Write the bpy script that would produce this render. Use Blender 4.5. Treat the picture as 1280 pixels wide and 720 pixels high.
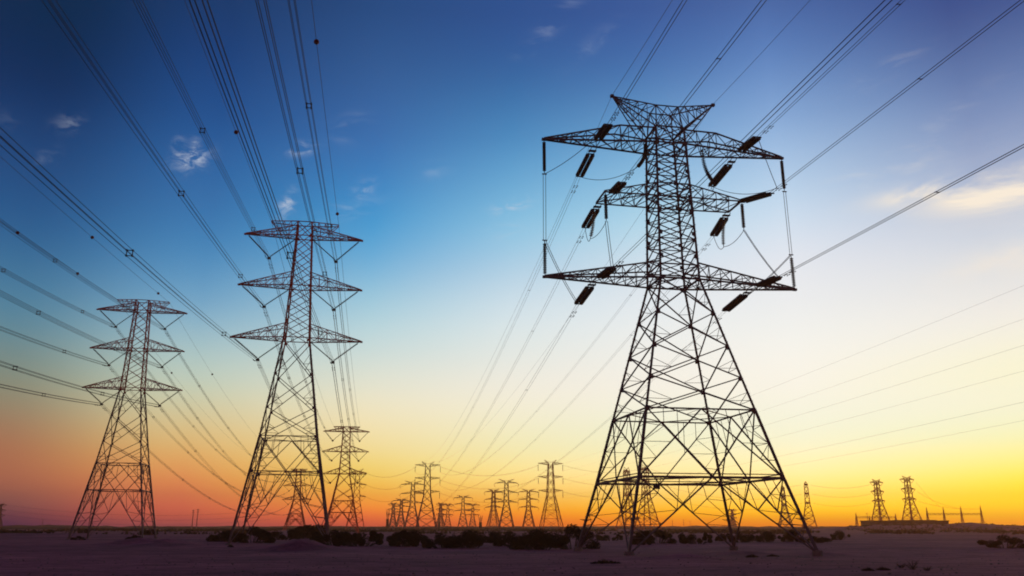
import bpy, math, random
from mathutils import Vector, noise
PI = math.pi
random.seed(7)
scene = bpy.context.scene
C = scene.collection
for o in list(bpy.data.objects):
    bpy.data.objects.remove(o)

# ------------------------------------------------------------------ camera
FPX = 1045.0                      # focal length in pixels of a 1280 wide frame
PITCH = math.atan(298.0 / FPX)
CAMZ = 3.0
cam = bpy.data.cameras.new("camera")
cam.sensor_width = 36.0
cam.lens = 36.0 * FPX / 1280.0
cam.clip_start = 0.1
cam.clip_end = 20000.0
camo = bpy.data.objects.new("camera", cam)
C.objects.link(camo)
camo.location = (0, 0, CAMZ)
camo.rotation_euler = (PI / 2 + PITCH, 0, 0)
scene.camera = camo
scene.view_settings.view_transform = 'Standard'
scene.view_settings.look = 'None'
scene.view_settings.exposure = 0.0
scene.view_settings.gamma = 1.0
scene.cycles.filter_width = 1.9
scene.view_settings.use_curve_mapping = False

def s2l(c):
    return c / 12.92 if c <= 0.04045 else ((c + 0.055) / 1.055) ** 2.4
def rgb(c, k=1.0):
    return tuple(s2l(v / 255.0) * k for v in c) + (1.0,)

HAZE = 0.00032                    # density of the evening air
# ------------------------------------------------------------------ sky (world): dusk glow by direction
COLX = [20, 250, 510, 720, 1040, 1260]
ROWY = [0, 100, 200, 300, 350, 400, 450, 500, 550, 600, 630, 645, 656]
TAB = [   # linear sky radiance, one row of entries per column of sky
 [(0.0013,0.0182,0.0527),(0.0045,0.0245,0.0849),(0.0139,0.0596,0.1960),(0.0232,0.1234,0.3033),(0.0594,0.2033,0.3602),(0.1007,0.2613,0.3607),(0.2088,0.2901,0.2430),(0.3034,0.2731,0.1735),(0.4499,0.1878,0.0951),(0.5350,0.1647,0.0903),(0.2314,0.0888,0.1122),(0.1059,0.0250,0.0795),(0.0066,0.0024,0.0823)],
 [(0.0106,0.0378,0.1174),(0.0045,0.0425,0.2041),(0.0224,0.1191,0.3420),(0.0508,0.1922,0.4455),(0.0744,0.3389,0.6116),(0.2469,0.4342,0.5970),(0.4804,0.6848,0.6541),(0.6990,0.7063,0.4660),(0.8722,0.6016,0.2021),(1.0366,0.3570,0.0907),(1.0617,0.1879,0.1061),(0.8295,0.1330,0.0735),(0.3684,0.0664,0.1042)],
 [(0.0205,0.0718,0.2345),(0.0404,0.1245,0.3249),(0.0551,0.1893,0.5004),(0.0534,0.4094,0.7661),(0.2556,0.5343,0.7586),(0.5377,0.7878,0.8224),(0.7079,0.7964,0.7644),(1.0353,0.9565,0.7172),(1.0885,0.9319,0.4970),(1.1671,0.9281,0.0827),(1.6202,0.5161,0.0207),(1.4009,0.2263,0.0441),(0.7771,0.0759,0.0494)],
 [(0.0333,0.0775,0.2972),(0.0340,0.1332,0.3688),(0.1034,0.3965,0.6956),(0.4215,0.7425,0.8666),(0.6651,0.7621,0.8625),(0.8712,0.9053,0.9363),(0.9072,0.9244,0.8523),(1.0612,0.9715,0.8519),(0.8796,0.9956,0.6736),(1.4760,1.1004,0.4418),(1.3685,0.7693,0.0005),(1.5202,0.4378,0.0005),(1.1693,0.2044,0.0008)],
 [(0.0764,0.1428,0.3725),(0.1433,0.3119,0.6844),(0.4694,0.6260,0.8467),(0.7912,0.8912,0.9856),(0.9883,0.8321,0.8462),(0.8512,0.9830,0.9566),(1.1044,1.0110,0.9089),(1.0299,1.0222,0.8659),(1.0336,1.0924,0.8324),(1.6264,1.2828,0.4525),(2.1580,1.2735,0.0005),(1.3671,0.6447,0.0005),(1.0965,0.2264,0.0005)],
 [(0.0005,0.0036,0.1388),(0.1085,0.1662,0.3504),(0.2564,0.3308,0.5518),(0.6498,0.7104,0.7926),(0.8137,0.8337,0.8114),(0.9463,0.9163,0.8806),(1.0295,1.0202,0.6762),(1.0140,1.0128,0.8146),(1.0187,1.1003,0.6214),(1.5423,1.2087,0.0242),(1.9301,1.1284,0.0005),(1.1001,0.5923,0.0005),(1.3659,0.3799,0.0005)],
]
def table(px, py):
    px = min(max(px, COLX[0]), COLX[-1]); py = min(max(py, 0), 656)
    i = max(k for k in range(len(COLX) - 1) if COLX[k] <= px)
    j = max(k for k in range(len(ROWY) - 1) if ROWY[k] <= py)
    u = (px - COLX[i]) / (COLX[i + 1] - COLX[i]); v = (py - ROWY[j]) / (ROWY[j + 1] - ROWY[j])
    out = []
    for c in range(3):
        a = TAB[i][j][c] * (1 - u) + TAB[i + 1][j][c] * u
        b = TAB[i][j + 1][c] * (1 - u) + TAB[i + 1][j + 1][c] * u
        out.append(a * (1 - v) + b * v)
    return out
def dir_to_px(az, el):
    a, e = math.radians(az), math.radians(el)
    x, y, z = math.sin(a) * math.cos(e), math.cos(a) * math.cos(e), math.sin(e)
    d = y * math.cos(PITCH) + z * math.sin(PITCH); u = -y * math.sin(PITCH) + z * math.cos(PITCH)
    return 640 + FPX * x / d, 360 - FPX * u / d
def px_to_dir(px, py):
    a, b = (px - 640) / FPX, (360 - py) / FPX
    x, y, z = a, math.cos(PITCH) - b * math.sin(PITCH), math.sin(PITCH) + b * math.cos(PITCH)
    return math.degrees(math.atan2(x, y)), math.degrees(math.atan2(z, math.hypot(x, y)))
ELS = [0, 0.6, 1.2, 2.2, 3.4, 5, 7, 9, 11.5, 14, 17, 20, 23, 26, 30, 34]
DUSK = [(196,112,98),(198,122,118),(150,108,130),(50,58,96),(20,34,66)]
def column(az):
    out = []
    for e in ELS:
        px, py = dir_to_px(az, e)
        out.append((e, table(px, py)))
    z = out[-1][1]
    out.append((50, [c * 0.62 for c in z])); out.append((90, [c * 0.38 for c in z]))
    return out
cols = {}
for az in (-32, -21, -10, 0, 9, 19, 31):
    cols[az] = column(az)
dark = [(e, [s2l(c / 255) for c in DUSK[k]]) for k, e in enumerate((0, 4, 10, 30, 90))]
cols[-75] = dark
cols[52] = [(e, c) for e, c in cols[31]]
cols[105] = [(e, [x * 0.8 for x in c]) for e, c in cols[-32]]
cols[150] = dark

world = bpy.data.worlds.new("World")
scene.world = world
world.use_nodes = True
nt = world.node_tree
for n in list(nt.nodes):
    nt.nodes.remove(n)
N = nt.nodes.new
def L_(a, b):
    nt.links.new(a, b)
def wmath(op, a, b=None, c=None):
    n = N('ShaderNodeMath'); n.operation = op
    for i, v in enumerate((a, b, c)):
        if v is None: continue
        if hasattr(v, 'links'): L_(v, n.inputs[i])
        else: n.inputs[i].default_value = v
    return n.outputs[0]
tc = N('ShaderNodeTexCoord')
sep = N('ShaderNodeSeparateXYZ'); L_(tc.outputs['Generated'], sep.inputs[0])
X, Y, Z = sep.outputs
el = wmath('MULTIPLY', wmath('ARCSINE', Z), 180 / PI)
az = wmath('MULTIPLY', wmath('ARCTAN2', X, Y), 180 / PI)
elf = wmath('DIVIDE', el, 90.0)
def ramp(col):
    n = N('ShaderNodeValToRGB'); cr = n.color_ramp; cr.interpolation = 'B_SPLINE'
    cr.elements[0].position = 0; cr.elements[1].position = 1
    q = lambda c: tuple(v * 0.4 for v in c) + (1,)
    cr.elements[0].color = q(col[0][1]); cr.elements[1].color = q(col[-1][1])
    for e, c in col[1:-1]:
        x = cr.elements.new(e / 90.0); x.color = q(c)
    L_(elf, n.inputs[0])
    return n.outputs[0]
keys = sorted(cols)
cur = ramp(cols[keys[0]])
for a0, a1 in zip(keys, keys[1:]):
    mr = N('ShaderNodeMapRange'); mr.interpolation_type = 'LINEAR' if abs(a0) < 32 and abs(a1) < 33 else 'SMOOTHSTEP'
    mr.inputs['From Min'].default_value = a0; mr.inputs['From Max'].default_value = a1
    L_(az, mr.inputs['Value'])
    mx = N('ShaderNodeMix'); mx.data_type = 'RGBA'
    L_(mr.outputs[0], mx.inputs['Factor']); L_(cur, mx.inputs['A']); L_(ramp(cols[a1]), mx.inputs['B'])
    cur = mx.outputs['Result']
# thin clouds, placed by direction in the sky and broken up by noise
def cloudnoise(scale, sx, sy, rot, detail=7, lo=0.45, hi=0.7, seed=0.0):
    mp = N('ShaderNodeCombineXYZ'); L_(az, mp.inputs[0]); L_(el, mp.inputs[1]); mp.inputs[2].default_value = seed
    m2 = N('ShaderNodeMapping'); L_(mp.outputs[0], m2.inputs[0])
    m2.inputs['Rotation'].default_value = (0, 0, math.radians(rot)); m2.inputs['Scale'].default_value = (sx, sy, 1)
    nz = N('ShaderNodeTexNoise'); nz.inputs['Scale'].default_value = scale; nz.inputs['Detail'].default_value = detail
    nz.inputs['Roughness'].default_value = 0.62; nz.inputs['Distortion'].default_value = 0.6
    L_(m2.outputs[0], nz.inputs['Vector'])
    r = N('ShaderNodeMapRange'); r.interpolation_type = 'SMOOTHSTEP'
    r.inputs['From Min'].default_value = lo; r.inputs['From Max'].default_value = hi
    L_(nz.outputs[0], r.inputs['Value'])
    return r.outputs[0]
NZ_PUFF = cloudnoise(1.0, 0.8, 1.7, -35, lo=0.40, hi=0.70)
NZ_WISP = cloudnoise(0.42, 0.6, 2.2, -28, lo=0.42, hi=0.74, seed=3.0)
NZ_BIG = cloudnoise(0.20, 0.55, 1.7, -5, lo=0.28, hi=0.60, seed=8.0)
def blob(px, py, w, h, rot, amp, nz):
    a0, e0 = px_to_dir(px, py)
    dx = wmath('SUBTRACT', az, a0); dy = wmath('SUBTRACT', el, e0)
    ca, sa = math.cos(math.radians(rot)), math.sin(math.radians(rot))
    u = wmath('ADD', wmath('MULTIPLY', dx, ca / w), wmath('MULTIPLY', dy, sa / w))
    v = wmath('ADD', wmath('MULTIPLY', dx, -sa / h), wmath('MULTIPLY', dy, ca / h))
    r2 = wmath('ADD', wmath('MULTIPLY', u, u), wmath('MULTIPLY', v, v))
    g = wmath('POWER', 2.718, wmath('MULTIPLY', r2, -1.0))
    return wmath('MULTIPLY', wmath('MULTIPLY', g, nz), amp)
def summed(lst):
    s = lst[0]
    for x in lst[1:]: s = wmath('ADD', s, x)
    return wmath('MINIMUM', s, 1.0)
soft = summed([blob(240, 200, 1.0, 0.55, 25, 0.95, NZ_PUFF), blob(224, 184, .4, .5, 0, 0.55, NZ_PUFF), blob(244, 182, .3, .4, 0, 0.5, NZ_PUFF), blob(376, 186, .9, 0.35, 15, 0.7, NZ_PUFF),
               blob(358, 256, 0.45, 0.8, -20, 0.8, NZ_PUFF), blob(438, 160, 1.2, 0.7, 30, 0.25, NZ_WISP),
               blob(455, 236, .8, 0.5, 40, 0.35, NZ_PUFF), blob(440, 262, 1.8, 0.6, 20, 0.30, NZ_WISP),
               blob(640, 257, 1.3, 0.4, 15, 0.55, NZ_PUFF), blob(86, 154, .8, 0.45, 20, 0.20, NZ_PUFF),
               blob(58, 196, 0.7, 0.4, 40, 0.12, NZ_PUFF), blob(690, 30, 2.8, .5, 35, 0.34, NZ_WISP),
               blob(745, 52, 2.0, 0.5, 30, 0.20, NZ_WISP), blob(545, 212, 1.0, 0.5, 10, 0.18, NZ_WISP),
               blob(635, 288, 1.4, 0.5, 10, 0.28, NZ_WISP), blob(4, 150, 0.8, 0.5, 10, 0.05, NZ_PUFF)])
warm = summed([blob(1165, 238, 3.2, 0.55, 3, 1.1, NZ_BIG), blob(1220, 246, 3.2, 0.8, 2, 0.8, NZ_BIG), blob(1265, 240, 3.8, 1.3, 2, 0.8, NZ_BIG), blob(1275, 320, 3.6, 0.9, 8, 0.6, NZ_BIG),
               blob(1110, 85, 2.2, 0.45, 20, 0.22, NZ_WISP), blob(1180, 150, 4.0, 0.5, 25, 0.10, NZ_WISP),
               blob(1130, 205, 4.0, 0.8, 5, 0.25, NZ_WISP)])
def over(base, fac, col):
    mx = N('ShaderNodeMix'); mx.data_type = 'RGBA'
    L_(fac, mx.inputs['Factor']); L_(base, mx.inputs['A']); mx.inputs['B'].default_value = col
    return mx.outputs['Result']
cur = over(cur, soft, rgb((205, 212, 226), 0.4))
cur = over(cur, warm, rgb((252, 240, 222), 0.40))
bg = N('ShaderNodeBackground'); L_(cur, bg.inputs[0]); bg.inputs[1].default_value = 2.5
wo = N('ShaderNodeOutputWorld'); L_(bg.outputs[0], wo.inputs[0])
world.cycles.sampling_method = 'MANUAL'
world.cycles.sample_map_resolution = 1024

# last light of a sun that is just down at the right of the frame
sun = bpy.data.lights.new("sun", 'SUN')
sun.energy = 0.5; sun.angle = math.radians(8); sun.color = (1.0, 0.42, 0.18)
suno = bpy.data.objects.new("sun", sun); C.objects.link(suno)
SAZ, SEL = math.radians(44), math.radians(2.5)
sd = Vector((math.sin(SAZ) * math.cos(SEL), math.cos(SAZ) * math.cos(SEL), math.sin(SEL)))
suno.rotation_euler = sd.to_track_quat('Z', 'Y').to_euler()

# ------------------------------------------------------------------ materials
def mat(name, col, rough=0.8, metal=0.0, var=0.0, vscale=2.0, spec=0.3, col2=None, bump=0.0):
    m = bpy.data.materials.new(name); m.use_nodes = True
    t = m.node_tree; b = t.nodes['Principled BSDF']
    b.inputs['Roughness'].default_value = rough; b.inputs['Metallic'].default_value = metal
    b.inputs['Specular IOR Level'].default_value = spec
    tcn = t.nodes.new('ShaderNodeTexCoord'); nz = t.nodes.new('ShaderNodeTexNoise')
    nz.inputs['Scale'].default_value = vscale; nz.inputs['Detail'].default_value = 5
    t.links.new(tcn.outputs['Object'], nz.inputs['Vector'])
    mx = t.nodes.new('ShaderNodeMix'); mx.data_type = 'RGBA'
    c2 = col2 or tuple(c * (1 - var) for c in col)
    mx.inputs['A'].default_value = tuple(col) + (1,); mx.inputs['B'].default_value = tuple(c2) + (1,)
    t.links.new(nz.outputs[0], mx.inputs['Factor']); t.links.new(mx.outputs['Result'], b.inputs['Base Color'])
    if bump:
        bp = t.nodes.new('ShaderNodeBump'); bp.inputs['Distance'].default_value = bump
        t.links.new(nz.outputs[0], bp.inputs['Height']); t.links.new(bp.outputs[0], b.inputs['Normal'])
    return m
M = {}
M['steel'] = mat('weathered_steel', (0.13, 0.095, 0.105), 0.6, 0.1, 0.5, 1.3)
M['galv'] = mat('galvanised_steel', (0.16, 0.15, 0.16), 0.6, 0.3, 0.4, 1.5)
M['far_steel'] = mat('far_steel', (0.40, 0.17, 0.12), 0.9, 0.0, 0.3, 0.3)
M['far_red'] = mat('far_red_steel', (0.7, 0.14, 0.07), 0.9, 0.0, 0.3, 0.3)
M['brown'] = mat('brown_porcelain', (0.035, 0.014, 0.010), 0.4, 0.0, 0.3, 6.0, 0.4)
M['dark_ins'] = mat('dark_composite', (0.03, 0.022, 0.022), 0.6, 0.0, 0.3, 6.0)
M['wire'] = mat('aluminium_wire', (0.05, 0.05, 0.055), 0.7, 0.1, 0.2, 1.0)
M['ball'] = mat('marker_orange', (0.14, 0.018, 0.012), 0.6, 0.0, 0.3, 3.0)
M['concrete'] = mat('concrete', (0.20, 0.17, 0.16), 0.95, 0.0, 0.4, 3.0)
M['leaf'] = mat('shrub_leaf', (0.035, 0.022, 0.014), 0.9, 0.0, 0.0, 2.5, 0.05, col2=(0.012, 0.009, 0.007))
M['twig'] = mat('shrub_stem', (0.05, 0.03, 0.022), 0.9, 0.0, 0.4, 5.0)
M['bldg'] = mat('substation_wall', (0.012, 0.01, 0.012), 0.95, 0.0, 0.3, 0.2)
M['sign'] = mat('enamel_sign', (0.05, 0.045, 0.05), 0.5, 0.0, 0.2, 4.0)
M['stone'] = mat('stone', (0.17, 0.12, 0.12), 0.95, 0.0, 0.5, 3.0)
def banded(name, red, white, grey, z_paint, period, axis_out=True):
    m = mat(name, red, 0.65, 0.1, 0.35, 1.2)
    t = m.node_tree; b = t.nodes['Principled BSDF']
    tcn = t.nodes.new('ShaderNodeTexCoord'); sp = t.nodes.new('ShaderNodeSeparateXYZ'); t.links.new(tcn.outputs['Object'], sp.inputs[0])
    ab = t.nodes.new('ShaderNodeMath'); ab.operation = 'ABSOLUTE'; t.links.new(sp.outputs[0], ab.inputs[0])
    gt = t.nodes.new('ShaderNodeMath'); gt.operation = 'PINGPONG'; gt.inputs[1].default_value = period; t.links.new(ab.outputs[0], gt.inputs[0])
    cp = t.nodes.new('ShaderNodeMath'); cp.operation = 'GREATER_THAN'; cp.inputs[1].default_value = period * 0.5; t.links.new(gt.outputs[0], cp.inputs[0])
    mx = t.nodes.new('ShaderNodeMix'); mx.data_type = 'RGBA'
    src = [l for l in t.links if l.to_socket == b.inputs['Base Color']][0].from_socket
    t.links.new(cp.outputs[0], mx.inputs['Factor']); t.links.new(src, mx.inputs['A']); mx.inputs['B'].default_value = white + (1,)
    hz = t.nodes.new('ShaderNodeMath'); hz.operation = 'LESS_THAN'; hz.inputs[1].default_value = z_paint; t.links.new(sp.outputs[2], hz.inputs[0])
    m3 = t.nodes.new('ShaderNodeMix'); m3.data_type = 'RGBA'
    t.links.new(hz.outputs[0], m3.inputs['Factor']); t.links.new(mx.outputs['Result'], m3.inputs['A']); m3.inputs['B'].default_value = grey + (1,)
    t.links.new(m3.outputs['Result'], b.inputs['Base Color'])
    return m
M['painted'] = banded('aviation_paint', (0.55, 0.07, 0.04), (0.55, 0.30, 0.28), (0.13, 0.10, 0.11), 34.0, 5.2)

# ------------------------------------------------------------------ mesh helpers
class MB:
    def __init__(s): s.v = []; s.f = []
    def add(s, vs, fs):
        n = len(s.v); s.v += [tuple(v) for v in vs]; s.f += [tuple(i + n for i in f) for f in fs]
    def beam(s, p, q, w, ref=None, kind='box'):
        p, q = Vector(p), Vector(q); d = q - p
        if d.length < 1e-4: return
        d.normalize()
        r = Vector(ref) if ref is not None else (Vector((0, 0, 1)) if abs(d.z) < 0.95 else Vector((1, 0, 0)))
        a = d.cross(r)
        if a.length < 1e-4: a = d.cross(Vector((0.3, 1, 0.2)))
        a.normalize(); b = d.cross(a).normalized(); h = w / 2
        if kind == 'L':
            t = w * 0.28
            prof = [(-h, -h), (h, -h), (h, -h + t), (-h + t, -h + t), (-h + t, h), (-h, h)]
        else:
            prof = [(-h, -h), (h, -h), (h, h), (-h, h)]
        n = len(prof)
        vs = [p + a * x + b * y for x, y in prof] + [q + a * x + b * y for x, y in prof]
        fs = [(i, (i + 1) % n, n + (i + 1) % n, n + i) for i in range(n)]
        fs += [tuple(range(n))[::-1], tuple(range(n, 2 * n))]
        s.add(vs, fs)
    def box(s, c, sx, sy, sz):
        x, y, z = c
        vs = [(x + i * sx / 2, y + j * sy / 2, z + k * sz / 2) for k in (-1, 1) for i, j in ((-1, -1), (1, -1), (1, 1), (-1, 1))]
        s.add(vs, [(3, 2, 1, 0), (4, 5, 6, 7), (0, 1, 5, 4), (1, 2, 6, 5), (2, 3, 7, 6), (3, 0, 4, 7)])
    def tube(s, pts, r, n=5, caps=True):
        pts = [Vector(p) for p in pts]; rings = []
        d0 = (pts[1] - pts[0]).normalized()
        up = Vector((0, 0, 1)) if abs(d0.z) < 0.9 else Vector((1, 0, 0))
        base = len(s.v)
        for i, p in enumerate(pts):
            d = (pts[min(i + 1, len(pts) - 1)] - pts[max(i - 1, 0)]).normalized()
            a = d.cross(up); a.normalize(); b = d.cross(a).normalized()
            rr = r[i] if isinstance(r, (list, tuple)) else r
            for k in range(n):
                t = 2 * PI * k / n
                s.v.append(tuple(p + a * math.cos(t) * rr + b * math.sin(t) * rr))
        for i in range(len(pts) - 1):
            for k in range(n):
                s.f.append((base + i * n + k, base + i * n + (k + 1) % n, base + (i + 1) * n + (k + 1) % n, base + (i + 1) * n + k))
        if caps:
            s.f.append(tuple(base + k for k in range(n))[::-1]); s.f.append(tuple(base + (len(pts) - 1) * n + k for k in range(n)))
    def sphere(s, c, r, n=10, m=7, sz=1.0):
        c = Vector(c); pts = []; rad = []
        base = len(s.v)
        for i in range(m + 1):
            ph = PI * i / m
            for k in range(n):
                t = 2 * PI * k / n
                rr = r * max(math.sin(ph), 0.02)
                s.v.append((c.x + rr * math.cos(t), c.y + rr * math.sin(t), c.z + r * sz * math.cos(ph)))
        for i in range(m):
            for k in range(n):
                s.f.append((base + i * n + k, base + (i + 1) * n + k, base + (i + 1) * n + (k + 1) % n, base + i * n + (k + 1) % n))
    def build(s, name, m, parent=None, smooth=False):
        me = bpy.data.meshes.new(name); me.from_pydata(s.v, [], s.f); me.update()
        if smooth:
            me.polygons.foreach_set('use_smooth', [True] * len(me.polygons))
        me.materials.append(m)
        o = bpy.data.objects.new(name, me); C.objects.link(o)
        if parent is not None: o.parent = parent
        return o
def tag(o, label=None, cat=None, group=None, kind=None):
    if label: o['label'] = label
    if cat: o['category'] = cat
    if group: o['group'] = group
    if kind: o['kind'] = kind
    return o
def empty(name, loc, rz=0.0):
    o = bpy.data.objects.new(name, None); C.objects.link(o)
    o.location = loc; o.rotation_euler = (0, 0, rz); o.empty_display_size = 1
    return o
def lerp(a, b, t):
    return Vector(a) * (1 - t) + Vector(b) * t
def ground_z(x, y):
    r = math.hypot(x, y)
    n1 = noise.noise(Vector((x * 0.02, y * 0.02, 0.3))); n2 = noise.noise(Vector((x * 0.11, y * 0.11, 2.0)))
    n3 = noise.noise(Vector((x * 0.5, y * 0.5, 4.0)))
    f = 1.0 / (1.0 + (r / 350.0) ** 2)
    z = (0.45 * n1 + 0.14 * n2 + 0.05 * n3) * f + 0.1
    for (mx, my, sx, sy, h) in MOUNDS:
        q = ((x - mx) / sx) ** 2 + ((y - my) / sy) ** 2
        if q < 6: z += h * math.exp(-q) * (1 + 0.35 * n2 + 0.4 * n3)
    return z
def at(px, D, z=None):
    """ground point seen in column px of the photo at forward distance D"""
    dep = D * math.cos(PITCH) + (0 - CAMZ) * math.sin(PITCH)
    x = (px - 640) / FPX * dep
    return Vector((x, D, ground_z(x, D) if z is None else z))
MOUNDS = []
for (px, D, sx, sy, h) in ((375, 112, 3.2, 2.5, 1.5), (345, 118, 4.0, 3.0, 0.6), (190, 140, 5.5, 3.5, 1.5), (225, 130, 7, 4, 0.6), (555, 140, 4, 3, 0.8),
                           (850, 76, 3, 2, 0.3), (1195, 640, 68, 60, 4.3), (1100, 600, 30, 60, 2.6), (60, 260, 30, 20, 1.0), (930, 98, 3, 2, .35), (1030, 96, 3, 2, .3)):
    dep = D * math.cos(PITCH); MOUNDS.append(((px - 640) / FPX * dep, D, sx, sy, h))

# ------------------------------------------------------------------ ground
def build_ground():
    n = 330
    def sp(t, near, far):      # t -1..1
        k = math.asinh(far / near)
        return near * math.sinh(k * t)
    xs = [sp(-1 + 2 * i / n, 22, 6000) for i in range(n + 1)]
    ys = [60 + sp(-1 + 2 * i / n, 22, 6000) for i in range(n + 1)]
    vs = []; fs = []
    for y in ys:
        for x in xs: vs.append((x, y, ground_z(x, y)))
    for j in range(n):
        for i in range(n):
            a = j * (n + 1) + i; fs.append((a, a + 1, a + n + 2, a + n + 1))
    mb = MB(); mb.v = vs; mb.f = fs
    m = bpy.data.materials.new('desert_sand'); m.use_nodes = True
    t = m.node_tree; b = t.nodes['Principled BSDF']; b.inputs['Roughness'].default_value = 0.95; b.inputs['Specular IOR Level'].default_value = 0.1
    tcn = t.nodes.new('ShaderNodeTexCoord')
    def nz(scale, sx, sy, det=6, rough=.6):
        mp = t.nodes.new('ShaderNodeMapping'); mp.inputs['Scale'].default_value = (sx, sy, 1)
        t.links.new(tcn.outputs['Object'], mp.inputs[0])
        k = t.nodes.new('ShaderNodeTexNoise'); k.inputs['Scale'].default_value = scale; k.inputs['Detail'].default_value = det; k.inputs['Roughness'].default_value = rough
        t.links.new(mp.outputs[0], k.inputs['Vector']); return k.outputs[0]
    def rmp(src, stops):
        r = t.nodes.new('ShaderNodeValToRGB'); t.links.new(src, r.inputs[0])
        r.color_ramp.elements[0].position = stops[0][0]; r.color_ramp.elements[0].color = stops[0][1] + (1,)
        r.color_ramp.elements[1].position = stops[-1][0]; r.color_ramp.elements[1].color = stops[-1][1] + (1,)
        for p, c in stops[1:-1]:
            e = r.color_ramp.elements.new(p); e.color = c + (1,)
        return r.outputs[0]
    a = rmp(nz(0.03, 1, 1.4, 8), [(0.32, GC[0]), (0.5, GC[1]), (0.68, GC[2])])
    pat = rmp(nz(0.25, 1, 2.2, 8, .7), [(0.36, (0.55, 0.55, 0.55)), (0.55, (1.0, 1.0, 1.0)), (0.7, (1.2, 1.2, 1.2))])
    fine = rmp(nz(3.0, 1, 1, 6, .75), [(0.3, (0.7, 0.7, 0.7)), (0.7, (1.25, 1.25, 1.25))])
    m1 = t.nodes.new('ShaderNodeMix'); m1.data_type = 'RGBA'; m1.blend_type = 'MULTIPLY'; m1.inputs['Factor'].default_value = 1
    t.links.new(a, m1.inputs['A']); t.links.new(pat, m1.inputs['B'])
    m2 = t.nodes.new('ShaderNodeMix'); m2.data_type = 'RGBA'; m2.blend_type = 'MULTIPLY'; m2.inputs['Factor'].default_value = 1
    t.links.new(m1.outputs['Result'], m2.inputs['A']); t.links.new(fine, m2.inputs['B'])
    t.links.new(m2.outputs['Result'], b.inputs['Base Color'])
    bp = t.nodes.new('ShaderNodeBump'); bp.inputs['Distance'].default_value = 0.25; bp.inputs['Strength'].default_value = 0.7
    t.links.new(nz(0.9, 1, 1.6, 8, .7), bp.inputs['Height']); t.links.new(bp.outputs[0], b.inputs['Normal'])
    o = mb.build('ground', m, None, True); tag(o, kind='structure')
GC = [(0.19, 0.062, 0.094), (0.33, 0.100, 0.142), (0.47, 0.150, 0.190)]
build_ground()

def build_hills():
    mb = MB(); n = 260
    def ridge(D, h, seed, a0=-50, a1=50):
        vs = []; fs = []
        for i in range(n + 1):
            a = math.radians(a0 + (a1 - a0) * i / n)
            hh = h * (0.55 + 0.9 * abs(noise.noise(Vector((i * 0.045, seed, 0)))) + 0.5 * noise.noise(Vector((i * 0.5, seed, 5))) * 0.5)
            for dd, k in ((-90, -1.0), (-40, 0.75 * hh), (0, hh), (60, 0.7 * hh), (160, -1.0)):
                r = D + dd; vs.append((r * math.sin(a), r * math.cos(a), k))
        for i in range(n):
            for k in range(4):
                q = i * 5 + k; fs.append((q, q + 5, q + 6, q + 1))
        mb.add(vs, fs)
    ridge(1500, 5.2, 1.0); ridge(1050, 2.6, 9.0)
    m = mat('far_scrub_ground', (0.03, 0.016, 0.02), 0.95, 0, 0.6, 0.02, 0.05)
    tag(mb.build('hills', m, None, True), kind='structure')
build_hills()

# ------------------------------------------------------------------ lattice tower kit
class Body:
    """square lattice body; half width by height"""
    def __init__(s, prof): s.p = prof
    def hw(s, z):
        p = s.p
        for (z0, h0), (z1, h1) in zip(p, p[1:]):
            if z <= z1: return h0 + (h1 - h0) * (z - z0) / (z1 - z0)
        return p[-1][1]
    def c(s, k, z):
        h = s.hw(z); sx, sy = ((-1, -1), (1, -1), (1, 1), (-1, 1))[k % 4]
        return Vector((sx * h, sy * h, z))
def xpanel(mb, B, k, z0, z1, w, red=0.0, hor=False):
    A0, B0, A1, B1 = B.c(k, z0), B.c(k + 1, z0), B.c(k, z1), B.c(k + 1, z1)
    mb.beam(A0, B1, w); mb.beam(B0, A1, w)
    if hor: mb.beam(A1, B1, w)
    if red:
        w0, w1 = (B0 - A0).length, (B1 - A1).length; t = w0 / (w0 + w1)
        for (P0, Q1, P1, Q0) in ((A0, B1, A1, B0), (B0, A1, B1, A0)):
            Xp = lerp(P0, Q1, t); d1 = lerp(P0, Xp, 0.5); lm = lerp(P0, P1, t); mb.beam(d1, lm, red)
            mb.beam(d1, lerp(P0, P1, t * 0.5 + 0.02), red)
def kpanel(mb, B, k, z0, z1, w, red):
    """X of diagonals to the belts' middles, as in the lower body"""
    A0, B0, A1, B1 = B.c(k, z0), B.c(k + 1, z0), B.c(k, z1), B.c(k + 1, z1)
    m0, m1 = lerp(A0, B0, .5), lerp(A1, B1, .5)
    for P0, P1 in ((A0, A1), (B0, B1)):
        mb.beam(P0, m1, w); mb.beam(P1, m0, w)
        x = lerp(P0, m1, 0.5)
        mb.beam(x, lerp(P0, P1, 0.5), red); mb.beam(lerp(P0, m1, .27), lerp(P0, P1, .5), red); mb.beam(lerp(P1, m0, .27), lerp(P0, P1, .5), red)
        mb.beam(lerp(P0, m1, .27), lerp(P0, P1, .25), red); mb.beam(lerp(P1, m0, .27), lerp(P0, P1, .77), red)
        mb.beam(lerp(P1, m0, .27), lerp(P1, m1, .3), red); mb.beam(lerp(P1, m0, .5), lerp(P1, m1, .55), red)
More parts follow.
